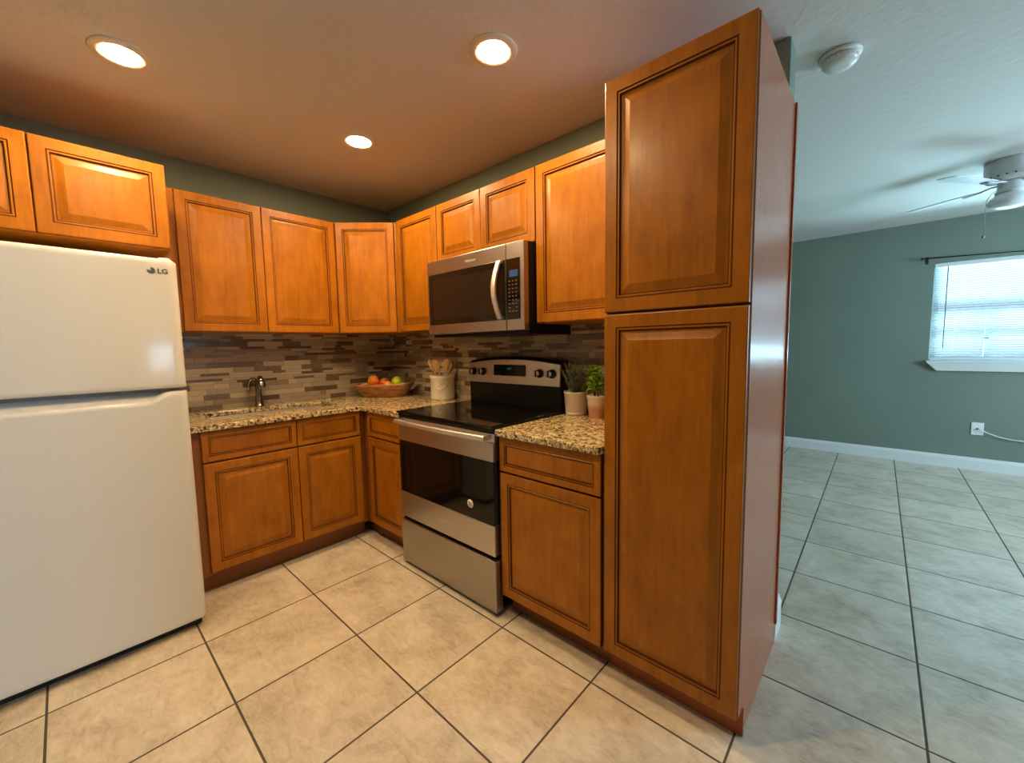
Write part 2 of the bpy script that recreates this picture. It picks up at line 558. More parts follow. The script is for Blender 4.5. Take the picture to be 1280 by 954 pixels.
# ------------------------------------------------------------------ the room
struct('floor', MB().box(-0.12, 6.6, -4.3, 4.0, -0.10, 0.0), M['floor'])
struct('ceiling', MB().box(-0.12, 6.6, -4.3, 4.0, CEIL, CEIL + 0.10), M['ceiling'])
struct('wall_left', MB().box(-0.12, 0.0, -4.3, 4.0, 0, CEIL), M['wall'])
struct('wall_back', MB().box(0.0, 2.838, 0.0, 0.115, 0, CEIL), M['wall'], 0.006)
struct('wall_front', MB().box(0.0, 6.6, -4.3, -4.2, 0, CEIL), M['wall'])
FY = 3.87
WX0, WX1, WZ0, WZ1 = 3.50, 4.95, 1.045, 2.0
struct('wall_far', MB().box(0.0, WX0, FY, FY + 0.13, 0, CEIL).box(WX1, 6.6, FY, FY + 0.13, 0, CEIL)
       .box(WX0, WX1, FY, FY + 0.13, 0, WZ0).box(WX0, WX1, FY, FY + 0.13, WZ1, CEIL), M['wall'])
# right wall with a patio door opening and an opening added for side fill light
struct('wall_right', MB().box(6.5, 6.6, -4.2, -0.85, 0, CEIL).box(6.5, 6.6, -0.85, -0.33, 2.05, CEIL).box(6.5, 6.6, -0.33, 0.9, 0, CEIL)
       .box(6.5, 6.6, 0.9, 2.9, 0, 0.85).box(6.5, 6.6, 0.9, 2.9, 2.05, CEIL).box(6.5, 6.6, 2.9, FY, 0, CEIL), M['wall'])
d = struct('door_1', MB().box(6.53, 6.57, -0.85, -0.79, 0, 2.05).box(6.53, 6.57, -0.40, -0.33, 0, 2.05).box(6.53, 6.57, -0.79, -0.40, 1.98, 2.05)
           .box(6.53, 6.57, -0.79, -0.40, 0, 0.40), M['vinyl'])
obj('pane', MB().box(6.546, 6.552, -0.79, -0.40, 0.40, 1.98), M['glass'], d)
w2 = struct('window_added', MB().box(6.53, 6.57, 0.9, 0.96, 0.85, 2.05).box(6.53, 6.57, 2.84, 2.9, 0.85, 2.05).box(6.53, 6.57, 0.96, 2.84, 0.85, 0.91)
            .box(6.53, 6.57, 0.96, 2.84, 1.99, 2.05).box(6.53, 6.57, 1.87, 1.93, 0.91, 1.99), M['vinyl'])  # unseen window, added to light the living room ceiling and floor
obj('pane', MB().box(6.546, 6.552, 0.96, 2.84, 0.91, 1.99), M['glass'], w2)


def base_profile(h, t):
    return [(0, 0), (-t, 0), (-t, h * 0.78), (-t * 0.75, h * 0.84), (-t * 0.6, h * 0.92), (-t * 0.35, h), (0, h)]


# baseboards
struct('baseboard_far', MB().prism([(FY + p[0], p[1]) for p in base_profile(0.118, 0.016)], 0.0, 6.5, 'x'), M['white_trim'])
struct('baseboard_left', MB().prism([(-p[0], p[1]) for p in base_profile(0.118, 0.016)], 0.118, FY - 0.02, 'y'), M['white_trim'])
struct('baseboard_back', MB().prism([(0.115 - p[0], p[1]) for p in base_profile(0.118, 0.016)], 0.02, 2.838, 'x'), M['white_trim'])
struct('baseboard_end', MB().prism([(2.838 - p[0], p[1]) for p in base_profile(0.150, 0.024)], 0.004, 0.139, 'y'), M['white_trim'])

# window 1: double hung vinyl window set in the far wall
w1 = struct('window_1', MB().box(WX0, WX0 + 0.05, FY + 0.07, FY + 0.12, WZ0, WZ1).box(WX1 - 0.05, WX1, FY + 0.07, FY + 0.12, WZ0, WZ1)
            .box(WX0 + 0.05, WX1 - 0.05, FY + 0.07, FY + 0.12, WZ0, WZ0 + 0.045).box(WX0 + 0.05, WX1 - 0.05, FY + 0.07, FY + 0.12, WZ1 - 0.045, WZ1), M['vinyl'])
obj('sash_bar', MB().box(WX0 + 0.05, WX1 - 0.05, FY + 0.075, FY + 0.115, 1.475, 1.52).box(WX0 + 0.05, WX1 - 0.05, FY + 0.08, FY + 0.11, 1.255, 1.272)
    .box(3.87, 3.895, FY + 0.08, FY + 0.11, WZ0 + 0.045, 1.475).box(4.555, 4.58, FY + 0.08, FY + 0.11, WZ0 + 0.045, 1.475), M['vinyl'], w1)
obj('pane', MB().box(WX0 + 0.05, WX1 - 0.05, FY + 0.092, FY + 0.096, WZ0 + 0.045, WZ1 - 0.045), M['glass'], w1)
sill = MB()
_p = [(WX0 - 0.015, FY - 0.055, WZ0), (WX1 + 0.015, FY - 0.055, WZ0), (WX1 + 0.015, FY + 0.07, WZ0), (WX0 - 0.015, FY + 0.07, WZ0)]
a0, a1 = WX0 - 0.015, WX1 + 0.015
sill.add([(a0, FY - 0.06, WZ0 - 0.012), (a1, FY - 0.06, WZ0 - 0.012), (a1, FY, WZ0 - 0.012), (a0, FY, WZ0 - 0.012),
          (a0, FY - 0.06, WZ0 + 0.004), (a1, FY - 0.06, WZ0 + 0.004), (a1, FY, WZ0 + 0.004), (a0, FY, WZ0 + 0.004)],
         [(0, 1, 2, 3), (4, 5, 6, 7), (0, 1, 5, 4), (1, 2, 6, 5), (2, 3, 7, 6), (3, 0, 4, 7)])
sill.add([(a0, FY - 0.055, WZ0 - 0.012), (a1, FY - 0.055, WZ0 - 0.012), (a1, FY, WZ0 - 0.012), (a0, FY, WZ0 - 0.012),
          (a0 + 0.075, FY - 0.03, WZ0 - 0.095), (a1 - 0.075, FY - 0.03, WZ0 - 0.095), (a1 - 0.075, FY, WZ0 - 0.095), (a0 + 0.075, FY, WZ0 - 0.095)],
         [(0, 1, 2, 3), (4, 5, 6, 7), (0, 1, 5, 4), (1, 2, 6, 5), (2, 3, 7, 6), (3, 0, 4, 7)])
obj('window_sill', sill, M['white_trim'], w1)

# backsplashes
struct('trim_1', MB().box(0.0, 0.012, -1.60, 0.0, 0.891, 1.372), M['mosaic_y'])
struct('trim_2', MB().box(0.012, 2.40, -0.012, 0.0, 0.891, 1.372).box(1.079, 1.857, -0.012, 0.0, 1.372, 1.45), M['mosaic_x'])


# ------------------------------------------------------------------ cabinets
def panel_front(x0, x1, z0, z1, y, T=0.02, fw=0.055, raised=True):
    """a raised-panel door (or recessed drawer front) whose back lies on y and whose face looks to -y"""
    if raised:
        prof = [(0.0, 0.0, 0), (0.0, T - 0.004, 1), (0.0012, T - 0.0012, 0), (0.004, T, 0), (fw - 0.010, T, 0), (fw - 0.0085, T - 0.0028, 1), (fw - 0.006, T - 0.0028, 1),
                (fw - 0.004, T - 0.0012, 0), (fw, T - 0.0015, 0), (fw + 0.002, T - 0.0085, 1), (fw + 0.0045, T - 0.0088, 1),
                (fw + 0.012, T - 0.0080, 0), (fw + 0.034, T - 0.0015, 0), (fw + 0.036, T - 0.0008, 0)]
    else:
        fw = 0.036
        prof = [(0.0, 0.0, 0), (0.0, T - 0.004, 1), (0.0012, T - 0.0012, 0), (0.004, T, 0), (fw - 0.008, T, 0), (fw - 0.0065, T - 0.003, 1), (fw - 0.004, T - 0.003, 1),
                (fw - 0.002, T - 0.0015, 0), (fw, T - 0.002, 0), (fw + 0.002, T - 0.008, 1), (fw + 0.004, T - 0.008, 1), (fw + 0.006, T - 0.0075, 0)]
    mb = MB()
    ring = []
    for ins, h, g in prof:
        ring.append([(x0 + ins, y - h, z0 + ins), (x1 - ins, y - h, z0 + ins), (x1 - ins, y - h, z1 - ins), (x0 + ins, y - h, z1 - ins)])
    o = 0
    for r in ring: mb.v += [Vector(p) for p in r]
    for k in range(len(ring) - 1):
        for i in range(4):
            j = (i + 1) % 4
            mb.f.append([k * 4 + i, k * 4 + j, k * 4 + 4 + j, k * 4 + 4 + i]); mb.m.append(prof[k + 1][2] and 1); mb.sm.append(False)
    e = (len(ring) - 1) * 4
    mb.f.append([e, e + 1, e + 2, e + 3]); mb.m.append(0); mb.sm.append(False)
    mb.f.append([3, 2, 1, 0]); mb.m.append(0); mb.sm.append(False)
    return mb


def cabinet(name, label, loc, rz, x0, x1, depth, z0, z1, fronts, toe=False, group=None, cat='cabinet', side=None, hollow=False):
    """fronts: (x0, x1, z0, z1, 'door' | 'drawer_front'); the face frame looks to local -y"""
    off = Vector(((x0 + x1) / 2, -depth / 2, z0))
    t = thing(name, label, cat, Vector(loc) + Matrix.Rotation(rz, 3, 'Z') @ off, rz, group)
    t['_off'] = [*off]
    body = MB()
    yb = -0.002
    if hollow:
        k = 0.018
        body.box(x0, x0 + k, -depth + k, yb, 0.1, z1).box(x1 - k, x1, -depth + k, yb, 0.1, z1).box(x0 + k, x1 - k, -depth + k, yb, 0.1, 0.1 + k)
        body.box(x0, x1, -depth, -depth + k, 0.095, z1).box(x0, x1, -(depth - 0.056), -(depth - 0.056) + k, 0.0, 0.1).box(x0 + k, x1 - k, yb - 0.006, yb, 0.1 + k, z1)
    elif toe:
        body.prism([(yb, z0), (-(depth - 0.056), z0), (-(depth - 0.056), 0.095), (-depth, 0.095), (-depth, z1), (yb, z1)], x0, x1, 'x')
    else:
        body.box(x0, x1, -depth, yb, z0, z1)
    obj('cabinet_body', body, side or M['maple'], t, 0.0015, 1)
    for fx0, fx1, fz0, fz1, kind in fronts:
        obj(kind, panel_front(fx0, fx1, fz0, fz1, -depth, raised=(kind == 'door')), [M['maple'], M['glaze']], t)
    return t


R90 = math.pi / 2
UT = 2.130
UB = 1.372
# uppers on the sink wall (local x runs along +y of the room)
cabinet('wall_cabinet', 'two-door honey maple upper cabinet above the sink', (0.0, 0, 0), R90, -1.536, -0.606, 0.305, UB, UT,
        [(-1.465, -1.0565, UB + 0.003, UT - 0.003, 'door'), (-1.0535, -0.612, UB + 0.003, UT - 0.003, 'door')], group='upper cabinets')
cabinet('wall_cabinet', 'short two-door maple cabinet directly above the white refrigerator', (0.0, 0, 0), R90, -2.386, -1.538, 0.610, 1.745, UT,
        [(-1.953, -1.541, 1.748, UT - 0.003, 'door'), (-2.375, -1.957, 1.748, UT - 0.003, 'door')], group='upper cabinets')
# diagonal corner cabinet
t = thing('corner_cabinet', 'angled single-door maple upper cabinet filling the corner above the fruit bowl', 'cabinet', (0.25, -0.25, UB), 0, 'upper cabinets')
t['_off'] = [0.25, -0.25, UB]
obj('cabinet_body', MB().prism([(0.001, -0.001), (0.001, -0.605), (0.305, -0.605), (0.605, -0.305), (0.605, -0.001)], UB, UT, 'z'), M['maple'], t, 0.0015, 1)
dmb = panel_front(-0.197, 0.197, UB + 0.003, UT - 0.003, 0.0)
dmb.xf(Matrix.Translation((0.455, -0.455, 0)) @ Matrix.Rotation(math.radians(45), 4, 'Z'))
obj('door', dmb, [M['maple'], M['glaze']], t)
# uppers on the range wall
cabinet('wall_cabinet', 'narrow single-door maple upper cabinet between the corner cabinet and the microwave', (0, 0, 0), 0, 0.606, 1.078, 0.305, UB, UT,
        [(0.640, 1.0755, UB + 0.003, UT - 0.003, 'door')], group='upper cabinets')
cabinet('wall_cabinet', 'short two-door maple cabinet sitting on top of the microwave', (0, 0, 0), 0, 1.079, 1.856, 0.305, 1.772, UT,
        [(1.0815, 1.4685, 1.775, UT - 0.003, 'door'), (1.4715, 1.8535, 1.775, UT - 0.003, 'door')], group='upper cabinets')
cabinet('wall_cabinet', 'tall single-door maple upper cabinet between the microwave and the pantry', (0, 0, 0), 0, 1.857, 2.399, 0.305, UB, UT,
        [(1.8605, 2.392, UB + 0.003, UT - 0.003, 'door')], group='upper cabinets')
# base cabinets
BT = 0.860
cabinet('base_cabinet', 'maple sink base cabinet with two doors under two false drawer fronts', (0, 0, 0), R90, -1.532, -0.612, 0.610, 0.0, BT,
        [(-1.490, -1.0405, 0.118, 0.691, 'door'), (-1.0370, -0.650, 0.118, 0.691, 'door'),
         (-1.490, -1.0405, 0.699, 0.856, 'drawer_front'), (-1.0370, -0.650, 0.699, 0.856, 'drawer_front')], toe=True, hollow=True, group='base cabinets', side=M['toe'])
cabinet('base_cabinet', 'narrow maple base cabinet squeezed between the inner corner and the stove', (0, 0, 0), 0, 0.002, 1.088, 0.610, 0.0, BT,
        [(0.690, 1.084, 0.118, 0.691, 'door'), (0.690, 1.084, 0.699, 0.856, 'drawer_front')], toe=True, group='base cabinets', side=M['toe'])
cabinet('base_cabinet', 'single maple base cabinet with one drawer between the stove and the pantry', (0, 0, 0), 0, 1.874, 2.399, 0.610, 0.0, BT,
        [(1.877, 2.394, 0.105, 0.691, 'door'), (1.877, 2.394, 0.699, 0.856, 'drawer_front')], toe=True, group='base cabinets', side=M['toe'])
# pantry
pan = cabinet('pantry_cabinet', 'tall floor-to-head-height maple pantry with two stacked doors', (0, 0, 0), 0, 2.401, 2.861, 0.602, 0.0, 2.147,
              [(2.4035, 2.8585, 1.374, 2.144, 'door'), (2.4035, 2.8585, 0.098, 1.366, 'door')], toe=True, side=M['maple_side'])
obj('toe_kick', MB().box(2.401, 2.866, -0.556, -0.546, 0.0, 0.092), M['maple_side'], pan)
obj('edge_strip', MB().box(2.8612, 2.868, -0.022, -0.001, 0.09, 2.147), M['maple_side'], pan)


# ------------------------------------------------------------------ countertops and sink
def slab(xs, ys, skip, z0, z1):
    mb = MB()
    idx = {}
    def vid(i, j, k):
        if (i, j, k) not in idx:
            idx[(i, j, k)] = len(mb.v); mb.v.append(Vector((xs[i], ys[j], (z0, z1)[k])))
        return idx[(i, j, k)]
    cells = [(i, j) for i in range(len(xs) - 1) for j in range(len(ys) - 1) if (i, j) not in skip]
    def face(*q):
        mb.f.append(list(q)); mb.m.append(0); mb.sm.append(False)
    for i, j in cells:
        face(vid(i, j, 1), vid(i + 1, j, 1), vid(i + 1, j + 1, 1), vid(i, j + 1, 1))
        face(vid(i, j, 0), vid(i, j + 1, 0), vid(i + 1, j + 1, 0), vid(i + 1, j, 0))
        for (di, dj, a, b) in ((-1, 0, (i, j), (i, j + 1)), (1, 0, (i + 1, j), (i + 1, j + 1)), (0, -1, (i, j), (i + 1, j)), (0, 1, (i, j + 1), (i + 1, j + 1))):
            if (i + di, j + dj) not in cells:
                face(vid(*a, 0), vid(*b, 0), vid(*b, 1), vid(*a, 1))
    return mb


CT = 0.891
SX0, SX1, SY0, SY1 = 0.135, 0.450, -1.405, -0.690
xs = [0.0125, SX0, SX1, 0.652, 1.095]
ys = [-1.545, SY0, SY1, -0.652, -0.0125]
skip = {(1, 1)} | {(3, 0), (3, 1), (3, 2)}
tag(obj('countertop', slab(xs, ys, skip, 0.861, CT), M['granite'], None, 0.004, 2), 'L-shaped speckled granite countertop holding the sink and the fruit bowl', 'countertop', 'granite countertops')
tag(obj('countertop', MB().box(1.872, 2.3995, -0.652, -0.0125, 0.861, CT), M['granite'], None, 0.004, 2), 'short speckled granite countertop between stove and pantry under the herb pots', 'countertop', 'granite countertops')

snk = thing('sink', 'stainless undermount sink basin set in the granite below the faucet', 'sink', (0.2925, -1.0475, 0.70))
sb = MB()
o4 = lambda x0, x1, y0, y1, z: [(x0, y0, z), (x1, y0, z), (x1, y1, z), (x0, y1, z)]
X0, X1, Y0, Y1 = SX0 - 0.2925 - 0.004, SX1 - 0.2925 + 0.004, SY0 + 1.0475 - 0.004, SY1 + 1.0475 + 0.004
g = 0.0
rings = [o4(X0 - 0.02, X1 + 0.02, Y0 - 0.02, Y1 + 0.02, 0.1605), o4(X0, X1, Y0, Y1, 0.1605), o4(X0 + 0.012, X1 - 0.012, Y0 + 0.012, Y1 - 0.012, 0.012),
         o4(X0 + 0.03, X1 - 0.03, Y0 + 0.03, Y1 - 0.03, 0.003), o4(X0 + 0.03, X1 - 0.03, Y0 + 0.03, Y1 - 0.03, 0.0),
         o4(X0 - 0.004, X1 + 0.004, Y0 - 0.004, Y1 + 0.004, 0.0), o4(X0 - 0.02, X1 + 0.02, Y0 - 0.02, Y1 + 0.02, 0.1595)]
sb.loft(rings[:4], smooth=False, cap=False)
sb.add(rings[3], [(0, 1, 2, 3)])
obj('basin', sb, M['steel_bright'], snk)
obj('drain', MB().lathe([(0.042, 0.0), (0.042, 0.004), (0.03, 0.005), (0.028, 0.003), (0.005, 0.003)], (0, 0, 0.0035), 24), M['nickel'], snk)

# faucet
fct = thing('faucet', 'dark nickel single-lever faucet standing behind the sink', 'faucet', (0.085, -1.068, CT))
body = MB().lathe([(0.0, 0), (0.032, 0.0), (0.032, 0.006), (0.025, 0.014), (0.0215, 0.05), (0.0185, 0.10), (0.0185, 0.135), (0.021, 0.16), (0.017, 0.180), (0.0, 0.184)], (0, 0, 0), 28)
obj('faucet_body', body, M['nickel'], fct)
sp = []
for k in range(11):
    a = k / 10
    sp.append((0.012 + 0.100 * a, -0.012 * a, 0.140 + 0.062 * math.sin(a * 2.45) - 0.012 * a))
hd = sp[-1]
obj('spout', MB().tube(sp, [0.016, 0.016, 0.0155, 0.015, 0.015, 0.015, 0.015, 0.016, 0.017, 0.018, 0.019], 16), M['nickel'], fct)
obj('spray_head', MB().lathe([(0.012, 0.012), (0.021, 0.006), (0.026, -0.022), (0.027, -0.034), (0.022, -0.036), (0.0, -0.034)], (hd[0], hd[1], hd[2] - 0.002), 24), M['nickel'], fct)
lv = [(-0.004, -0.004, 0.170), (-0.01, -0.014, 0.186), (-0.012, -0.032, 0.188), (-0.01, -0.048, 0.168), (-0.006, -0.055, 0.140), (-0.004, -0.056, 0.118)]
obj('lever_handle', MB().tube(lv, [0.010, 0.009, 0.008, 0.008, 0.009, 0.006], 12, flat=1.3), M['nickel'], fct)

# ------------------------------------------------------------------ refrigerator
fr = thing('refrigerator', 'white top-freezer refrigerator standing beside the sink cabinet', 'refrigerator', (0.45, -1.92, 0))
FYR, FYL = -1.566 + 1.92, -2.276 + 1.92          # local y of its two sides
XF = 0.884 - 0.45
obj('cabinet_shell', MB().box(0.06 - 0.45, 0.795 - 0.45, FYL, FYR, 0.025, 1.645), M['fridge'], fr, 0.006, 2)
obj('kick_grille', MB().box(0.70 - 0.45, 0.835 - 0.45, FYL + 0.01, FYR - 0.012, 0.0, 0.036), M['black_plastic'], fr)


def door_loft(z0, zt_of, zin_of, x_back):
    """door with a slightly bowed front; its front upper edge may be scooped"""
    rings = []
    n = 40
    for k in range(n + 1):
        s_ = k / n
        y = FYL + (FYR - FYL) * s_
        e = abs(2 * s_ - 1)
        xf = XF - 0.006 * e ** 2 - (0.0 if e < 0.965 else 0.012 * ((e - 0.965) / 0.035) ** 2)
        zt, zi, dx = zt_of(s_), zin_of(s_), 0.034
        rings.append([(x_back, y, z0), (xf - 0.006, y, z0), (xf, y, z0 + 0.006), (xf, y, z0 + 0.02), (xf, y, zt - 0.02), (xf, y, zt - 0.006), (xf - 0.004, y, zt), (xf - dx * (0.3 if zi - zt < 0.008 else 1.0), y, zt + (zi - zt) * 0.3), (xf - dx - 0.008, y, zi), (x_back, y, zi)])
    return MB().loft(rings, smooth=True)


def smooth01(t):
    t = max(0.0, min(1.0, t)); return t * t * (3 - 2 * t)


def scoop(s_):
    return 1.093 - 0.036 * (1 - smooth01((s_ - 0.82) / 0.10))


obj('refrigerator_door', door_loft(0.040, scoop, lambda s_: 1.094, 0.805 - 0.45), M['fridge'], fr)


def fz_ring():
    rings = []
    n = 40
    for k in range(n + 1):
        s_ = k / n
        y = FYL + (FYR - FYL) * s_
        e = abs(2 * s_ - 1)
        xf = XF - 0.006 * e ** 2 - (0.0 if e < 0.965 else 0.012 * ((e - 0.965) / 0.035) ** 2)
        zt = 1.655 - (0.0 if e < 0.97 else 0.010 * ((e - 0.97) / 0.03) ** 2)
        rings.append([(0.805 - 0.45, y, 1.108), (xf - 0.006, y, 1.108), (xf, y, 1.114), (xf, y, 1.126), (xf, y, zt - 0.026), (xf, y, zt - 0.012), (xf - 0.004, y, zt - 0.003), (xf - 0.012, y, zt), (0.805 - 0.45, y, zt)])
    return MB().loft(rings, smooth=True)


obj('freezer_door', fz_ring(), M['fridge'], fr)
obj('gasket', MB().box(0.795 - 0.45, 0.806 - 0.45, FYL + 0.008, FYR - 0.008, 0.045, 1.640).box(0.806 - 0.45, XF - 0.03, FYL + 0.004, FYR - 0.004, 1.093, 1.1085), M['fridge_gap'], fr)
obj('top_hinge_cover', MB().box(0.74 - 0.45, 0.85 - 0.45, FYR - 0.055, FYR - 0.014, 1.645, 1.664), M['fridge'], fr, 0.006, 2)
# emblem and lettering on the freezer door
lx = XF - 0.0045
em = MB()
ec = Vector((0, 0, 0))
segs = 28
outer, inner = 0.0135, 0.0105
pts = []
arc = [math.radians(168 + 288 * k / segs) for k in range(segs + 1)]
for k in range(segs):
    a, b_ = arc[k], arc[k + 1]
    em.add([(0, outer * math.cos(a), outer * math.sin(a)), (0, outer * math.cos(b_), outer * math.sin(b_)), (0, inner * 0.12 * math.cos(b_), inner * 0.12 * math.sin(b_)), (0, inner * 0.12 * math.cos(a), inner * 0.12 * math.sin(a)),
            (0.001, outer * math.cos(a), outer * math.sin(a)), (0.001, outer * math.cos(b_), outer * math.sin(b_)), (0.001, inner * 0.12 * math.cos(b_), inner * 0.12 * math.sin(b_)), (0.001, inner * 0.12 * math.cos(a), inner * 0.12 * math.sin(a))],
           [(0, 1, 2, 3), (4, 7, 6, 5), (0, 4, 5, 1), (2, 6, 7, 3)])
em.xf(Matrix.Translation((lx + 0.0005, -1.651 + 1.92, 1.601)))
obj('emblem', em, M['mark'], fr)
obj('lettering', text_mb('LG', 0.028, 0.0005, facing((lx + 0.001, -1.614 + 1.92, 1.600), (1, 0, 0)), 0.0009), M['mark'], fr)

# ------------------------------------------------------------------ stove
st = thing('stove', 'freestanding stainless electric stove with black glass cooktop', 'stove', (1.483, -0.33, 0))
SXL, SXR = 1.103 - 1.483, 1.868 - 1.483
Y = lambda y: y + 0.33
obj('oven_body', MB().box(SXL + 0.004, SXR, Y(-0.615), Y(-0.03), 0.03, 0.893).box(SXL + 0.03, SXR - 0.03, Y(-0.57), Y(-0.06), 0.0, 0.03), M['black'], st, 0.002, 1)
obj('cooktop', MB().box(SXL - 0.004, SXR + 0.002, Y(-0.668), Y(-0.095), 0.8935, 0.906), M['black_glass'], st, 0.004, 2)
obj('front_rail', MB().prism([(Y(-0.655), 0.8933), (Y(-0.660), 0.880), (Y(-0.640), 0.868), (Y(-0.6155), 0.868), (Y(-0.6155), 0.8933)], SXL, SXR, 'x'), M['black'], st)
dr = obj('oven_door', MB().box(SXL, SXR - 0.004, Y(-0.657), Y(-0.616), 0.290, 0.438).box(SXL, SXR - 0.004, Y(-0.657), Y(-0.616), 0.738, 0.825)
         .box(SXL + 0.012, SXR - 0.016, Y(-0.650), Y(-0.616), 0.438, 0.738), M['steel'], st, 0.003, 2)
obj('oven_window', MB().box(SXL, SXR - 0.004, Y(-0.6575), Y(-0.6505), 0.4385, 0.7375), M['black_glass'], dr, 0.001, 1)
stk = obj('round_sticker', MB().lathe([(0.0, 0), (0.021, 0), (0.021, 0.0008), (0.0, 0.0008)], (0, 0, 0), 24).xf(facing((1.703 - 1.483, Y(-0.6577), 0.508), (0, -1, 0))), M['sticker'], dr)
pr = MB()
for a, b_, c_, d_ in ((-0.011, 0.004, -0.002, 0.010), (0.003, 0.006, 0.010, 0.009), (-0.010, -0.004, 0.008, 0.0015), (-0.006, -0.011, -0.001, -0.006), (0.003, -0.010, 0.009, -0.006)):
    pr.box(a, c_, b_, d_, 0.0009, 0.0013)
obj('sticker_print', pr.xf(facing((1.703 - 1.483, Y(-0.6577), 0.508), (0, -1, 0))), M['sticker_print'], dr)
obj('door_lettering', text_mb('Whirlpool', 0.019, 0.0004, facing((1.475 - 1.483, Y(-0.6574), 0.362), (0, -1, 0))), M['mark_light'], dr)
hm = MB()
hp = []
for k in range(17):
    a = k / 16
    hp.append((SXL + 0.014 + (SXR - SXL - 0.034) * a, Y(-0.690 - 0.016 * math.sin(math.pi * a)), 0.852))
rg = []
for p in hp:
    rg.append([(p[0], p[1] + 0.010, p[2] - 0.008), (p[0], p[1] - 0.006, p[2] - 0.012), (p[0], p[1] - 0.011, p[2] - 0.004), (p[0], p[1] - 0.010, p[2] + 0.009), (p[0], p[1] - 0.004, p[2] + 0.013), (p[0], p[1] + 0.010, p[2] + 0.010)])
hm.loft(rg, smooth=False)
for xx in (SXL + 0.016, SXR - 0.044):
    hm.box(xx, xx + 0.024, Y(-0.683), Y(-0.640), 0.842, 0.862)
hm.box(SXL + 0.002, SXR - 0.006, Y(-0.645), Y(-0.616), 0.826, 0.866)
obj('oven_handle', hm, M['steel_bright'], dr, 0.002, 2)
obj('storage_drawer', MB().box(SXL + 0.001, SXR + 0.004, Y(-0.664), Y(-0.6155), 0.022, 0.272), M['steel_dark'], st, 0.004, 2)
# control panel at the back
bg = MB()
top = lambda x: 1.160 + 0.028 * (1 - ((2 * (x - 1.097) / (1.840 - 1.097) - 1) ** 2))
xsb = [1.097 + (1.840 - 1.097) * k / 20 for k in range(21)]
bg.loft([[(x - 1.483, Y(-0.094), 0.895), (x - 1.483, Y(-0.020), 0.895), (x - 1.483, Y(-0.020), top(x) + 0.012), (x - 1.483, Y(-0.075), top(x) + 0.012), (x - 1.483, Y(-0.088), top(x)), (x - 1.483, Y(-0.094), 1.02)] for x in xsb], smooth=False)
cp = obj('backguard', bg, M['black'], st, 0.002, 1)
fp = MB()
fp.loft([[(x - 1.483, Y(-0.094), 1.033), (x - 1.483, Y(-0.106), 1.033), (x - 1.483, Y(-0.098), top(x) - 0.006), (x - 1.483, Y(-0.088), top(x) - 0.006)] for x in xsb], smooth=False)
cpn = obj('control_panel', fp, M['steel'], st, 0.001, 1)
ln = math.sqrt(1 + (0.008 / 0.13) ** 2)
nrm = Vector((0, -1, 0.06)).normalized()
kn0 = None
for x in (1.146, 1.235, 1.698, 1.786):
    k = MB().lathe([(0.0, 0.0), (0.026, 0.0), (0.025, 0.006), (0.020, 0.010), (0.018, 0.026), (0.0, 0.027)], (0, 0, 0), 24)
    k.box(-0.0085, -0.002, -0.019, 0.019, 0.01, 0.036)
    k.xf(facing((x - 1.483, Y(-0.1025), 1.103), nrm))
    kb = obj('knob', k, M['black_plastic'], cpn, 0.001, 1)
    kc = MB().lathe([(0.0, 0.0271), (0.0165, 0.0271), (0.0165, 0.0283), (0.0, 0.0283)], (0, 0, 0), 24)
    obj('knob_cap', kc.xf(facing((x - 1.483, Y(-0.1025), 1.103), nrm)), M['steel_bright'], kb)
dsp = obj('display_window', MB().box(-0.130, 0.130, -0.033, 0.034, 0, 0.003).xf(facing((1.464 - 1.483, Y(-0.1018), 1.115), nrm)), M['black_glass'], cpn)
dg = MB()
for xx in (-0.013, -0.002, 0.012):
    dg.box(xx, xx + 0.0065, 0.006, 0.0075, 0.0032, 0.0036).box(xx, xx + 0.0015, 0.004, 0.017, 0.0032, 0.0036).box(xx + 0.005, xx + 0.0065, 0.004, 0.017, 0.0032, 0.0036).box(xx, xx + 0.0065, 0.0155, 0.017, 0.0032, 0.0036)
obj('display_digits', dg.xf(facing((1.464 - 1.483, Y(-0.1018), 1.115), nrm)), M['cyan_display'], dsp)

# ------------------------------------------------------------------ microwave
mw = thing('microwave', 'stainless over-the-range microwave hanging above the stove', 'microwave', (1.4665, -0.2, 1.335))
mx = lambda x: x - 1.4665
my = lambda y: y + 0.2
mz = lambda z: z - 1.335
obj('case', MB().box(mx(1.090), mx(1.853), my(-0.375), my(-0.013), mz(1.322), mz(1.770)), M['black'], mw, 0.002, 1)
md = obj('microwave_door', MB().box(mx(1.090), mx(1.735), my(-0.412), my(-0.376), mz(1.340), mz(1.768)), M['steel_dark'], mw, 0.003, 2)
obj('door_glass', MB().box(mx(1.106), mx(1.733), my(-0.4145), my(-0.4125), mz(1.395), mz(1.690)), M['mw_glass'], md, 0.001, 1)
obj('inner_screen', MB().box(mx(1.150), mx(1.665), my(-0.4156), my(-0.4146), mz(1.425), mz(1.655)), M['mw_mesh'], md)
hb = []
for k in range(15):
    a = k / 14
    zz = 1.398 + (1.688 - 1.398) * a
    yy = -0.428 - 0.032 * math.sin(math.pi * a)
    xx = 1.706 - 0.012 * math.sin(math.pi * a)
    w_ = 0.015
    hb.append([(mx(xx - w_), my(yy + 0.006), mz(zz)), (mx(xx - w_ * 0.9), my(yy - 0.007), mz(zz)), (mx(xx + w_ * 0.9), my(yy - 0.007), mz(zz)), (mx(xx + w_), my(yy + 0.006), mz(zz))])
hmb = MB().loft(hb, smooth=True)
for zz in (1.398, 1.674):
    hmb.box(mx(1.692), mx(1.719), my(-0.428), my(-0.4146), mz(zz), mz(zz + 0.014))
obj('door_handle', hmb, M['steel_bright'], md, 0.002, 2)
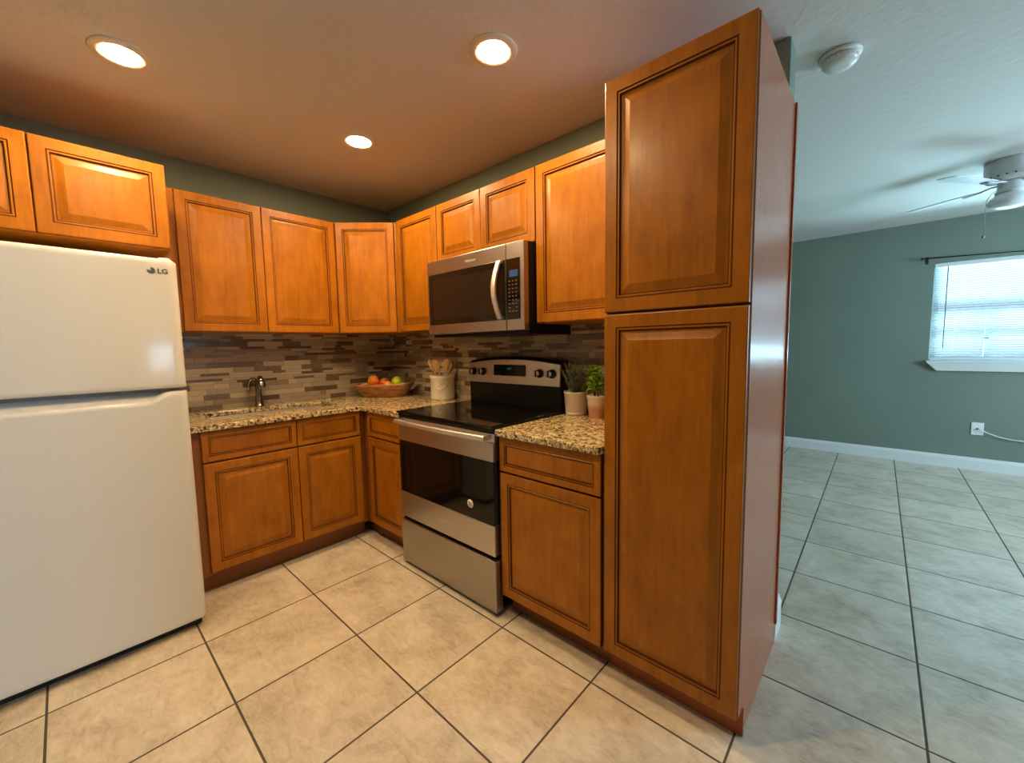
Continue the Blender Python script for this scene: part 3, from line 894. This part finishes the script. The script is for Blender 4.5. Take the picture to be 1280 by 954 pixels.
obj('brand_lettering', text_mb('Whirlpool', 0.020, 0.0004, facing((mx(1.475), my(-0.4124), mz(1.727)), (0, -1, 0))), M['mark_light'], md)
mp = obj('control_panel', MB().box(mx(1.7385), mx(1.855), my(-0.412), my(-0.376), mz(1.340), mz(1.768)), M['steel_dark'], mw, 0.003, 2)
obj('keypad', MB().box(mx(1.7395), mx(1.830), my(-0.4145), my(-0.4125), mz(1.395), mz(1.690)), M['black_glass'], mp, 0.001, 1)
kk = MB()
for r in range(9):
    for c_ in range(3):
        if r == 7 and c_ == 1: continue
        xx = 1.757 + 0.022 * c_; zz = 1.580 - 0.0185 * r
        big = 0.002 if r < 7 else 0.0035
        kk.box(mx(xx), mx(xx + 0.0075 + big), my(-0.4149), my(-0.4145), mz(zz), mz(zz + 0.0028 + big * 0.5))
obj('key_print', kk, M['key_print'], mp)
obj('display', MB().box(mx(1.762), mx(1.818), my(-0.4150), my(-0.4145), mz(1.602), mz(1.634)), M['blue_display'], mp)

# ------------------------------------------------------------------ things on the counters
# fruit bowl
BC = Vector((0.292, -0.262, CT))
BR = math.radians(42.1)


def sup(a, rx, ry, n=3.2):
    c_, s_ = math.cos(a), math.sin(a)
    return (rx * math.copysign(abs(c_) ** (2 / n), c_), ry * math.copysign(abs(s_) ** (2 / n), s_))


bowl = thing('fruit_bowl', 'rounded rectangular wooden bowl of fruit in the countertop corner', 'bowl', BC, BR)
prof = [(0.150, 0.078, 0.0), (0.165, 0.085, 0.006), (0.192, 0.100, 0.045), (0.212, 0.112, 0.080), (0.225, 0.118, 0.100), (0.216, 0.110, 0.101), (0.200, 0.100, 0.075), (0.176, 0.088, 0.040), (0.150, 0.075, 0.022), (0.05, 0.03, 0.020)]
rings = []
for rx, ry, z in prof:
    ring = []
    for k in range(64):
        a = 2 * math.pi * (k + 0.5) / 64
        x, y = sup(a, rx, ry)
        lift = 0.028 * (z / 0.1) * smooth01((x / rx - 0.72) / 0.28) * (0.4 + 0.6 * smooth01((y / ry + 0.5)))
        ring.append((x + 0.6 * lift, y, z + lift))
    rings.append(ring)
obj('bowl_shell', MB().loft(rings), M['acacia'], bowl)
bm_ = Matrix.Translation(BC) @ Matrix.Rotation(BR, 4, 'Z')


def fruit(name, label, cat, lx, ly, z, r, m, sq=(1, 1, 1), dimple=0.12, tilt=0.3, stem=True):
    p = bm_ @ Vector((lx, ly, z))
    mb = MB().sphere((0, 0, 0), r, sq=sq, dimple=dimple)
    t = thing(name, label, cat, p, random.uniform(0, 3))
    t.rotation_euler = (tilt, random.uniform(-0.25, 0.25), t.rotation_euler[2])
    t['group'] = 'fruit in the wooden bowl'
    obj('flesh', mb, m, t)
    if stem:
        zt = r * sq[2] * (1 - dimple)
        obj('stem', MB().tube([(0, 0, zt - 0.002), (0.001, 0, zt + 0.004), (0.003, 0, zt + 0.010)], [0.0016, 0.0013, 0.0018], 6), M['stem_brown'], t)
    return t


# lower layer first, then the ones that lie on top
fruit('peach', 'pale pink peach at the end of the bowl nearest the sink', 'fruit', -0.150, -0.008, 0.073, 0.036, M['peach'], dimple=0.08)
fruit('apple', 'deep red apple low in the bowl between the two large oranges', 'fruit', -0.036, -0.046, 0.078, 0.036, M['redapple'], dimple=0.18)
fruit('orange', 'large bright orange on top of the bowl, next to the peach', 'fruit', -0.086, 0.004, 0.121, 0.042, M['orange'], dimple=0.04, stem=False)
fruit('orange', 'reddish orange behind the red apple', 'fruit', -0.020, 0.050, 0.099, 0.040, M['blush'], dimple=0.05, stem=False)
fruit('apricot', 'amber apricot at the front middle of the bowl', 'fruit', 0.036, -0.038, 0.088, 0.035, M['apricot'], sq=(1, 1, 0.94), dimple=0.08)
fruit('apple', 'lime green apple on top of the bowl', 'fruit', 0.091, 0.018, 0.110, 0.042, M['lime'], dimple=0.16, tilt=0.5)
fruit('lemon', 'pale yellow lemon at the bowl end nearest the utensil crock', 'fruit', 0.150, -0.012, 0.075, 0.031, M['lemon'], sq=(1.2, 0.95, 0.95), dimple=-0.1, stem=False)

# utensil crock
CC = Vector((0.822, -0.112, CT))
ck = thing('utensil_crock', 'cream stoneware crock with raised crest holding wooden spoons', 'crock', CC)
obj('crock_body', MB().lathe([(0.0, 0.0), (0.078, 0.0), (0.083, 0.004), (0.084, 0.02), (0.085, 0.148), (0.089, 0.153), (0.0895, 0.170), (0.087, 0.175), (0.082, 0.175), (0.079, 0.165), (0.078, 0.012), (0.0, 0.010)], (0, 0, 0), 48), M['stoneware'], ck)
cr = MB()
base_a = math.atan2(-1.9235 - CC.y, 3.1351 - CC.x) - 0.22


def on_crock(u, z, r=0.0846):
    a = base_a + u / 0.085
    return (r * math.cos(a), r * math.sin(a), z)


heart = []
for k in range(33):
    a = 2 * math.pi * k / 32
    hx = 0.0024 * 16 * math.sin(a) ** 3 * 0.85
    hz = 0.0024 * (13 * math.cos(a) - 5 * math.cos(2 * a) - 2 * math.cos(3 * a) - math.cos(4 * a)) * 0.85
    heart.append(on_crock(hx, 0.098 + hz))
cr.tube(heart, 0.0042, 8)
for zc, w_ in ((0.112, 0.022), (0.098, 0.024), (0.084, 0.014)):
    cr.tube([on_crock(-w_ + 2 * w_ * k / 12, zc + 0.0045 * math.sin(k * 1.9)) for k in range(13)], 0.0032, 8)
obj('crest', cr, M['stoneware'], ck)
right = Vector((0.742, 0.670, 0)); away = Vector((-0.671, 0.741, 0))


def spoon(label, top_u, top_d, top_z, base_u, base_d, half_w, half_t, head_len, turn):
    """wooden spoon leaning in the crock; u along the picture's width, d away from the viewer, relative to the crock axis"""
    a = CC + right * base_u + away * base_d + Vector((0, 0, 0.014))
    b = CC + right * top_u + away * top_d + Vector((0, 0, top_z))
    ax = (b - a).normalized()
    side = (right * math.cos(turn) + away * math.sin(turn)); side = (side - ax * side.dot(ax)).normalized()
    nn = ax.cross(side)
    L = (b - a).length
    t = thing('wooden_spoon', label, 'spoon', a, 0, 'wooden spoons in the crock')
    def ring(s_, w_, th, dish=0.0):
        c_ = ax * s_
        return [c_ + side * (w_ * math.cos(2 * math.pi * k / 16)) + nn * (th * math.sin(2 * math.pi * k / 16)) for k in range(16)]
    h0 = L - head_len
    obj('handle', MB().loft([ring(0.0, 0.004, 0.004), ring(0.004, 0.0065, 0.006), ring(h0 * 0.5, 0.006, 0.0055), ring(h0 + 0.006, 0.0062, 0.005)]), M['beech'], t)
    hd = []
    for k in range(13):
        q = k / 12
        s_ = h0 + head_len * q
        w_ = max(0.0008, half_w * math.sqrt(max(0.0, 1 - ((q - 0.60) / (0.62 if q < 0.6 else 0.402)) ** 2)))
        w_ = max(w_, 0.006 if q < 0.3 else 0.0008)
        th = half_t * (0.9 if 0.1 < q < 0.95 else 0.6)
        hd.append(ring(s_, w_, max(0.0006, min(th, w_))))
    obj('head', MB().loft(hd), M['beech'], t)


spoon('slim wooden spoon leaning furthest towards the fruit bowl, seen edge-on', -0.098, 0.024, 0.285, 0.032, -0.061, 0.017, 0.008, 0.085, 0.5)
spoon('wide wooden spoon beside the slim one leaning to the fruit bowl', -0.054, -0.034, 0.286, 0.040, 0.045, 0.029, 0.005, 0.100, -0.15)
spoon('broad-headed wooden spoon standing nearest the middle of the stove side of the crock', 0.046, -0.026, 0.290, -0.030, 0.005, 0.027, 0.005, 0.100, 0.1)
spoon('thin wooden spoon leaning towards the stove behind the broad spoon', 0.094, 0.030, 0.262, -0.050, -0.045, 0.014, 0.005, 0.080, 0.7)

# herb pots
def needle_bush(seed, n_stems, h, rad):
    rnd = random.Random(seed)
    mb = MB()
    for i in range(n_stems):
        a = rnd.uniform(0, 2 * math.pi); lean = rnd.uniform(0.05, 1.0) ** 0.7
        hh = h * rnd.uniform(0.62, 1.0) * (1 - 0.22 * lean)
        r0 = rnd.uniform(0, 0.03)
        tip = Vector((math.cos(a) * (r0 + lean * rad), math.sin(a) * (r0 + lean * rad), hh))
        base = Vector((math.cos(a) * r0, math.sin(a) * r0, 0.0))
        mid = (base + tip) / 2 + Vector((0, 0, 0.012))
        P = [base, base.lerp(mid, 0.5), mid, mid.lerp(tip, 0.5), tip]
        mb.tube(P, [0.0016, 0.0014, 0.0012, 0.001, 0.0006], 4)
        m_ = int(hh / 0.0042)
        for k in range(5, m_):
            s_ = k / m_
            q = base.lerp(mid, s_ * 2) if s_ < 0.5 else mid.lerp(tip, s_ * 2 - 1)
            t_ = (tip - base).normalized()
            for rep in range(2):
                ph = rnd.uniform(0, 6.28)
                sd = t_.orthogonal(); sd.rotate(Matrix.Rotation(ph, 3, t_)); sd.normalize()
                dr_ = (sd * 0.8 + t_ * 0.75).normalized()
                L = 0.017 * rnd.uniform(0.7, 1.15) * (1 - 0.4 * s_)
                wv = dr_.cross(t_).normalized() * 0.0013
                e = q + dr_ * L
                nrm_ = dr_.cross(wv).normalized() * 0.0005
                mb.add([q - wv, q + wv, q + dr_ * L * 0.6 + wv, e, q + dr_ * L * 0.6 - wv, q + dr_ * L * 0.4 + nrm_], [(0, 1, 5), (1, 2, 5), (2, 3, 5), (3, 4, 5), (4, 0, 5)])
    return mb


p1 = Vector((1.935, -0.088, CT))
rp = thing('potted_herb', 'cream pot with spiky dark green rosemary, standing next to the stove', 'potted plant', p1, 0, 'herb pots on the short countertop')
obj('pot', MB().lathe([(0.0, 0.0), (0.053, 0.0), (0.055, 0.003), (0.056, 0.014), (0.0548, 0.016), (0.0565, 0.018), (0.0635, 0.112), (0.0655, 0.114), (0.066, 0.124), (0.062, 0.124), (0.059, 0.108), (0.0, 0.106)], (0, 0, 0), 40), M['stoneware'], rp)
obj('soil', MB().lathe([(0.0, 0.1045), (0.0588, 0.1055), (0.056, 0.111), (0.0, 0.113)], (0, 0, 0), 24), M['terracotta_soil'], rp)
bush = needle_bush(4, 44, 0.200, 0.090)
bush.v = [Vector((max(-0.064, min(p.x, 0.082)), min(p.y, 0.070), p.z + 0.110)) for p in bush.v]
obj('foliage', bush, M['rosemary'], rp)

p2 = Vector((2.078, -0.118, CT))
bp = thing('potted_herb', 'cream and pink pot with leafy bright green basil, beside the pantry', 'potted plant', p2, 0, 'herb pots on the short countertop')
obj('pot', MB().lathe([(0.0, 0.0), (0.036, 0.0), (0.038, 0.003), (0.0485, 0.104), (0.050, 0.106), (0.0505, 0.116), (0.047, 0.116), (0.045, 0.100), (0.0, 0.098)], (0, 0, 0), 40), M['pinkpot'], bp)
obj('soil', MB().lathe([(0.0, 0.0965), (0.0447, 0.0975), (0.042, 0.103), (0.0, 0.105)], (0, 0, 0), 24), M['terracotta_soil'], bp)
rnd = random.Random(11)
lf = MB(); stm = MB()


def leaf(mb, q, d_, L, w_, up=Vector((0, 0, 1))):
    d_ = d_.normalized(); sd = d_.cross(up).normalized(); nn = sd.cross(d_).normalized()
    rows = []
    for k in range(6):
        s_ = k / 5
        c_ = q + d_ * (L * s_) - nn * (0.25 * L * s_ * s_) + nn * (0.1 * L * math.sin(math.pi * s_))
        ww = w_ * (math.sin(math.pi * min(1, s_ * 0.95 + 0.04)) ** 0.75)
        rows.append([c_ - sd * ww + nn * ww * 0.35, c_ - sd * ww * 0.5 + nn * ww * 0.25, c_, c_ + sd * ww * 0.5 + nn * ww * 0.25, c_ + sd * ww + nn * ww * 0.35])
    mb.loft(rows, smooth=True, cap=False, closed=False)


for i in range(9):
    a = rnd.uniform(0, 6.28); ln_ = rnd.uniform(0.0, 0.045); hh = rnd.uniform(0.10, 0.165)
    base = Vector((math.cos(a) * 0.012, math.sin(a) * 0.012, 0.102)); tip = Vector((math.cos(a) * ln_, math.sin(a) * ln_, 0.102 + hh))
    stm.tube([base, base.lerp(tip, 0.5), tip], [0.002, 0.0017, 0.0012], 6)
    for k in range(7):
        s_ = 0.28 + 0.72 * k / 6
        q = base.lerp(tip, s_)
        for rep in range(2):
            ph = k * 1.57 + rep * 3.14 + a + rnd.uniform(-0.4, 0.4)
            dd = Vector((math.cos(ph), math.sin(ph), rnd.uniform(0.05, 0.75)))
            L = rnd.uniform(0.030, 0.050) * (1.1 - 0.35 * s_)
            leaf(lf, q, dd, L, L * 0.40)
lf.v = [Vector((max(p.x, -0.056), min(p.y, 0.098), p.z)) for p in lf.v]
obj('stems', stm, M['stalk'], bp)
lo_ = obj('foliage', lf, M['basil'], bp)
sm_ = lo_.modifiers.new('thick', 'SOLIDIFY'); sm_.thickness = 0.0006

# ------------------------------------------------------------------ wall plates
op = thing('light_switch', 'taupe double switch plate on the mosaic above the fruit bowl', 'switch', (0.012, -0.298, 1.105))
obj('cover_plate', MB().box(0.0, 0.006, -0.058, 0.058, -0.062, 0.062), M['plate_taupe'], op, 0.003, 2)
for yy in (-0.023, 0.023):
    obj('rocker', MB().box(0.0062, 0.010, yy - 0.0165, yy + 0.0165, -0.033, 0.033), M['plate_slot'], op, 0.002, 1)

cj = thing('cable_outlet', 'white coaxial wall plate low on the green wall beneath the window', 'outlet', (3.861, FY, 0.400))
obj('cover_plate', MB().box(-0.040, 0.040, -0.007, -0.0005, -0.060, 0.060), M['plate'], cj, 0.003, 2)
obj('connector', MB().lathe([(0.0, 0), (0.009, 0), (0.009, 0.006), (0.006, 0.007), (0.006, 0.018), (0.0, 0.018)], (0, 0, 0), 12).xf(facing((0.002, -0.0072, 0.0), (0, -1, 0))), M['chain'], cj)
cbl = [(3.863, FY - 0.026, 0.400), (3.885, FY - 0.032, 0.393), (3.93, FY - 0.028, 0.368), (4.00, FY - 0.025, 0.340), (4.08, FY - 0.025, 0.325), (4.18, FY - 0.025, 0.320), (4.32, FY - 0.030, 0.322), (4.45, FY - 0.04, 0.30), (4.55, FY - 0.05, 0.22), (4.60, FY - 0.07, 0.08), (4.66, FY - 0.10, 0.006), (4.9, FY - 0.14, 0.005)]
tag(obj('coaxial_cable', MB().tube(cbl, 0.0038, 8), M['cable']), 'thin white cable trailing from the coaxial wall plate', 'cable')

# ------------------------------------------------------------------ blinds and curtain rod
bl = thing('window_blind', 'white horizontal slat blind hanging in the living room window', 'blind', (4.225, FY, 1.06))
bx0, bx1 = WX0 + 0.004 - 4.225, WX1 - 0.004 - 4.225
obj('headrail', MB().box(bx0, bx1, 0.008, 0.048, 1.955 - 1.06, 1.992 - 1.06), M['vinyl'], bl, 0.003, 2)
sl = MB()
tilt = math.radians(24)
zz = 1.085
while zz < 1.950:
    rows = []
    for k in range(5):
        q = -0.0125 + 0.025 * k / 4
        yy = 0.030 + q * math.cos(tilt); z_ = zz - 1.06 - q * math.sin(tilt) + 0.0018 * (1 - (q / 0.0125) ** 2)
        rows.append([(bx0 + 0.006, yy, z_), (bx1 - 0.006, yy, z_)])
    sl.loft(rows, smooth=True, cap=False, closed=False)
    zz += 0.0205
obj('slats', sl, M['slat'], bl)
obj('bottom_rail', MB().box(bx0 + 0.004, bx1 - 0.004, 0.016, 0.044, 1.050 - 1.06, 1.066 - 1.06), M['vinyl'], bl, 0.002, 1)
for xx in (bx0 + 0.16, bx0 + 0.72, bx1 - 0.16):
    obj('ladder_cord', MB().tube([(xx, 0.015, 1.066 - 1.06), (xx, 0.015, 1.955 - 1.06)], 0.0011, 5), M['cable'], bl)
obj('tilt_wand', MB().tube([(3.592 - 4.225, -0.004, 1.955 - 1.06), (3.592 - 4.225, -0.012, 1.935 - 1.06), (3.594 - 4.225, -0.012, 1.172 - 1.06)], [0.003, 0.0045, 0.0045], 8), M['chain'], bl)

rd = thing('curtain_rod', 'thin dark curtain rod mounted above the living room window', 'curtain rod', (4.2, FY, 2.04))
obj('rod', MB().tube([(3.415 - 4.2, -0.062, 0.005), (4.2 - 4.2, -0.062, -0.030), (5.03 - 4.2, -0.062, 0.005)], 0.006, 10), M['rod'], rd)
for xx in (3.445, 5.0):
    obj('bracket', MB().box(xx - 4.2 - 0.010, xx - 4.2 + 0.010, -0.004, 0.0, -0.045, 0.025).box(xx - 4.2 - 0.004, xx - 4.2 + 0.004, -0.066, -0.004, -0.012, -0.004), M['rod'], rd)
for xx, sg in ((3.415, -1), (5.03, 1)):
    obj('finial', MB().sphere((xx - 4.2 + sg * 0.008, -0.062, 0.005), 0.011, 12, 8), M['rod'], rd)

# ------------------------------------------------------------------ ceiling things
def downlight(x, y, label):
    t = thing('recessed_downlight', label, 'ceiling light', (x, y, CEIL), 0, 'recessed ceiling downlights')
    obj('trim_ring', MB().lathe([(0.063, -0.001), (0.092, -0.0012), (0.094, -0.004), (0.090, -0.008), (0.070, -0.011), (0.062, -0.009)], (0, 0, 0), 40, cap=False), M['lamptrim'], t)
    obj('lens', MB().lathe([(0.0, -0.002), (0.0615, -0.002), (0.0615, -0.008), (0.052, -0.0115), (0.03, -0.0135), (0.0, -0.014)], (0, 0, 0), 20), M['lampglass'], t)
    return t


downlight(0.930, -1.686, 'glowing recessed downlight in the ceiling above the refrigerator')
downlight(0.955, -0.740, 'glowing recessed downlight in the ceiling corner beyond the sink')
downlight(1.973, -0.716, 'glowing recessed downlight in the ceiling above the stove and pantry')
downlight(1.973, -1.690, 'recessed downlight in the ceiling over the middle of the kitchen floor')

sd = thing('smoke_detector', 'round white smoke detector on the ceiling behind the pantry', 'smoke detector', (2.965, 0.262, CEIL))
obj('mounting_base', MB().lathe([(0.0, -0.001), (0.066, -0.001), (0.069, -0.004), (0.069, -0.012), (0.060, -0.016), (0.0, -0.016)], (0, 0, 0), 40), M['detector'], sd)
obj('cover', MB().lathe([(0.054, -0.0165), (0.059, -0.020), (0.059, -0.034), (0.050, -0.045), (0.025, -0.0475), (0.0, -0.048)], (0, 0, 0), 40), M['detector'], sd)
sv = MB()
for k in range(10):
    a = 2 * math.pi * k / 10
    sv.add([(0.0595 * math.cos(a + e), 0.0595 * math.sin(a + e), z) for e, z in ((-0.2, -0.030), (0.2, -0.030), (0.2, -0.0275), (-0.2, -0.0275))]
           + [(0.0570 * math.cos(a + e), 0.0570 * math.sin(a + e), z) for e, z in ((-0.2, -0.030), (0.2, -0.030), (0.2, -0.0275), (-0.2, -0.0275))],
           [(0, 1, 2, 3), (7, 6, 5, 4), (0, 4, 5, 1), (1, 5, 6, 2), (2, 6, 7, 3), (3, 7, 4, 0)])
obj('sound_vents', sv, M['slot'], sd)

fan = thing('ceiling_fan', 'white four-blade flush-mount ceiling fan with a frosted glass light', 'ceiling fan', (3.722, 2.30, CEIL))
obj('motor_housing', MB().lathe([(0.0, -0.001), (0.122, -0.001), (0.124, -0.006), (0.124, -0.045), (0.119, -0.105), (0.112, -0.122), (0.070, -0.130), (0.0, -0.130)], (0, 0, 0), 48), M['fan_white'], fan)
hs = []
for k in range(20):
    a = 2 * math.pi * k / 20
    hs.append(Vector((0.1185 * math.cos(a), 0.1185 * math.sin(a), -0.105)))
vent = obj('vent_hole', MB().sphere(hs[0], 0.0055, 8, 6), M['slot'], fan)
for q in hs[1:]:
    c = vent.copy(); COL.objects.link(c); c.parent = fan; c.location = q
obj('switch_housing', MB().lathe([(0.0, -0.131), (0.055, -0.131), (0.060, -0.140), (0.060, -0.185), (0.068, -0.192), (0.068, -0.204), (0.0, -0.205)], (0, 0, 0), 40), M['fan_white'], fan)
obj('glass_shade', MB().lathe([(0.060, -0.2055), (0.064, -0.212), (0.092, -0.236), (0.100, -0.258), (0.094, -0.276), (0.070, -0.292), (0.035, -0.300), (0.0, -0.302)], (0, 0, 0), 40), M['fan_glass'], fan)
for deg in (144, 234, 324, 54):
    a = math.radians(deg)
    m4 = Matrix.Rotation(a, 4, 'Z')
    pitch = Matrix.Translation((0, 0, -0.150)) @ Matrix.Rotation(math.radians(-7), 4, 'X')
    blade = MB()
    outl = []
    for k in range(24):
        q = 2 * math.pi * k / 24
        x, y = sup(q, 0.205, 0.062, 5)
        outl.append((0.365 + x, y * (0.86 + 0.14 * (x / 0.205))))
    blade.prism(outl, -0.003, 0.003, 'z')
    br = obj('blade', blade.xf(m4 @ pitch), M['fan_white'], fan)
    iron = MB().tube([(0.045, 0, -0.136), (0.10, 0, -0.137), (0.13, 0, -0.150), (0.165, 0, -0.158), (0.235, 0, -0.1565)], [0.010, 0.010, 0.011, 0.012, 0.016], 8, flat=1.5)
    iron.v = [Vector((p.x, p.y, -0.15 + (p.z + 0.15) * 0.6)) for p in iron.v]
    obj('blade_iron', iron.xf(m4), M['fan_white'], fan)
ch = [(3.641 - 3.722, 2.27 - 2.30, -0.190), (3.637 - 3.722, 2.268 - 2.30, -0.30), (3.637 - 3.722, 2.268 - 2.30, -0.470)]
ch = [(-0.058, -0.020, -0.180), (-0.082, -0.030, -0.195), (-0.104, -0.036, -0.235), (-0.106, -0.036, -0.29), (-0.106, -0.036, -0.462)]
pc = obj('pull_chain', MB().tube(ch, 0.0016, 6), M['chain'], fan)
obj('pull_knob', MB().sphere((-0.106, -0.036, -0.470), 0.0085, 12, 8, sq=(1, 1, 1.2)), M['chain'], pc)

# the helper property is only for construction
for o in bpy.data.objects:
    if '_off' in o: del o['_off']
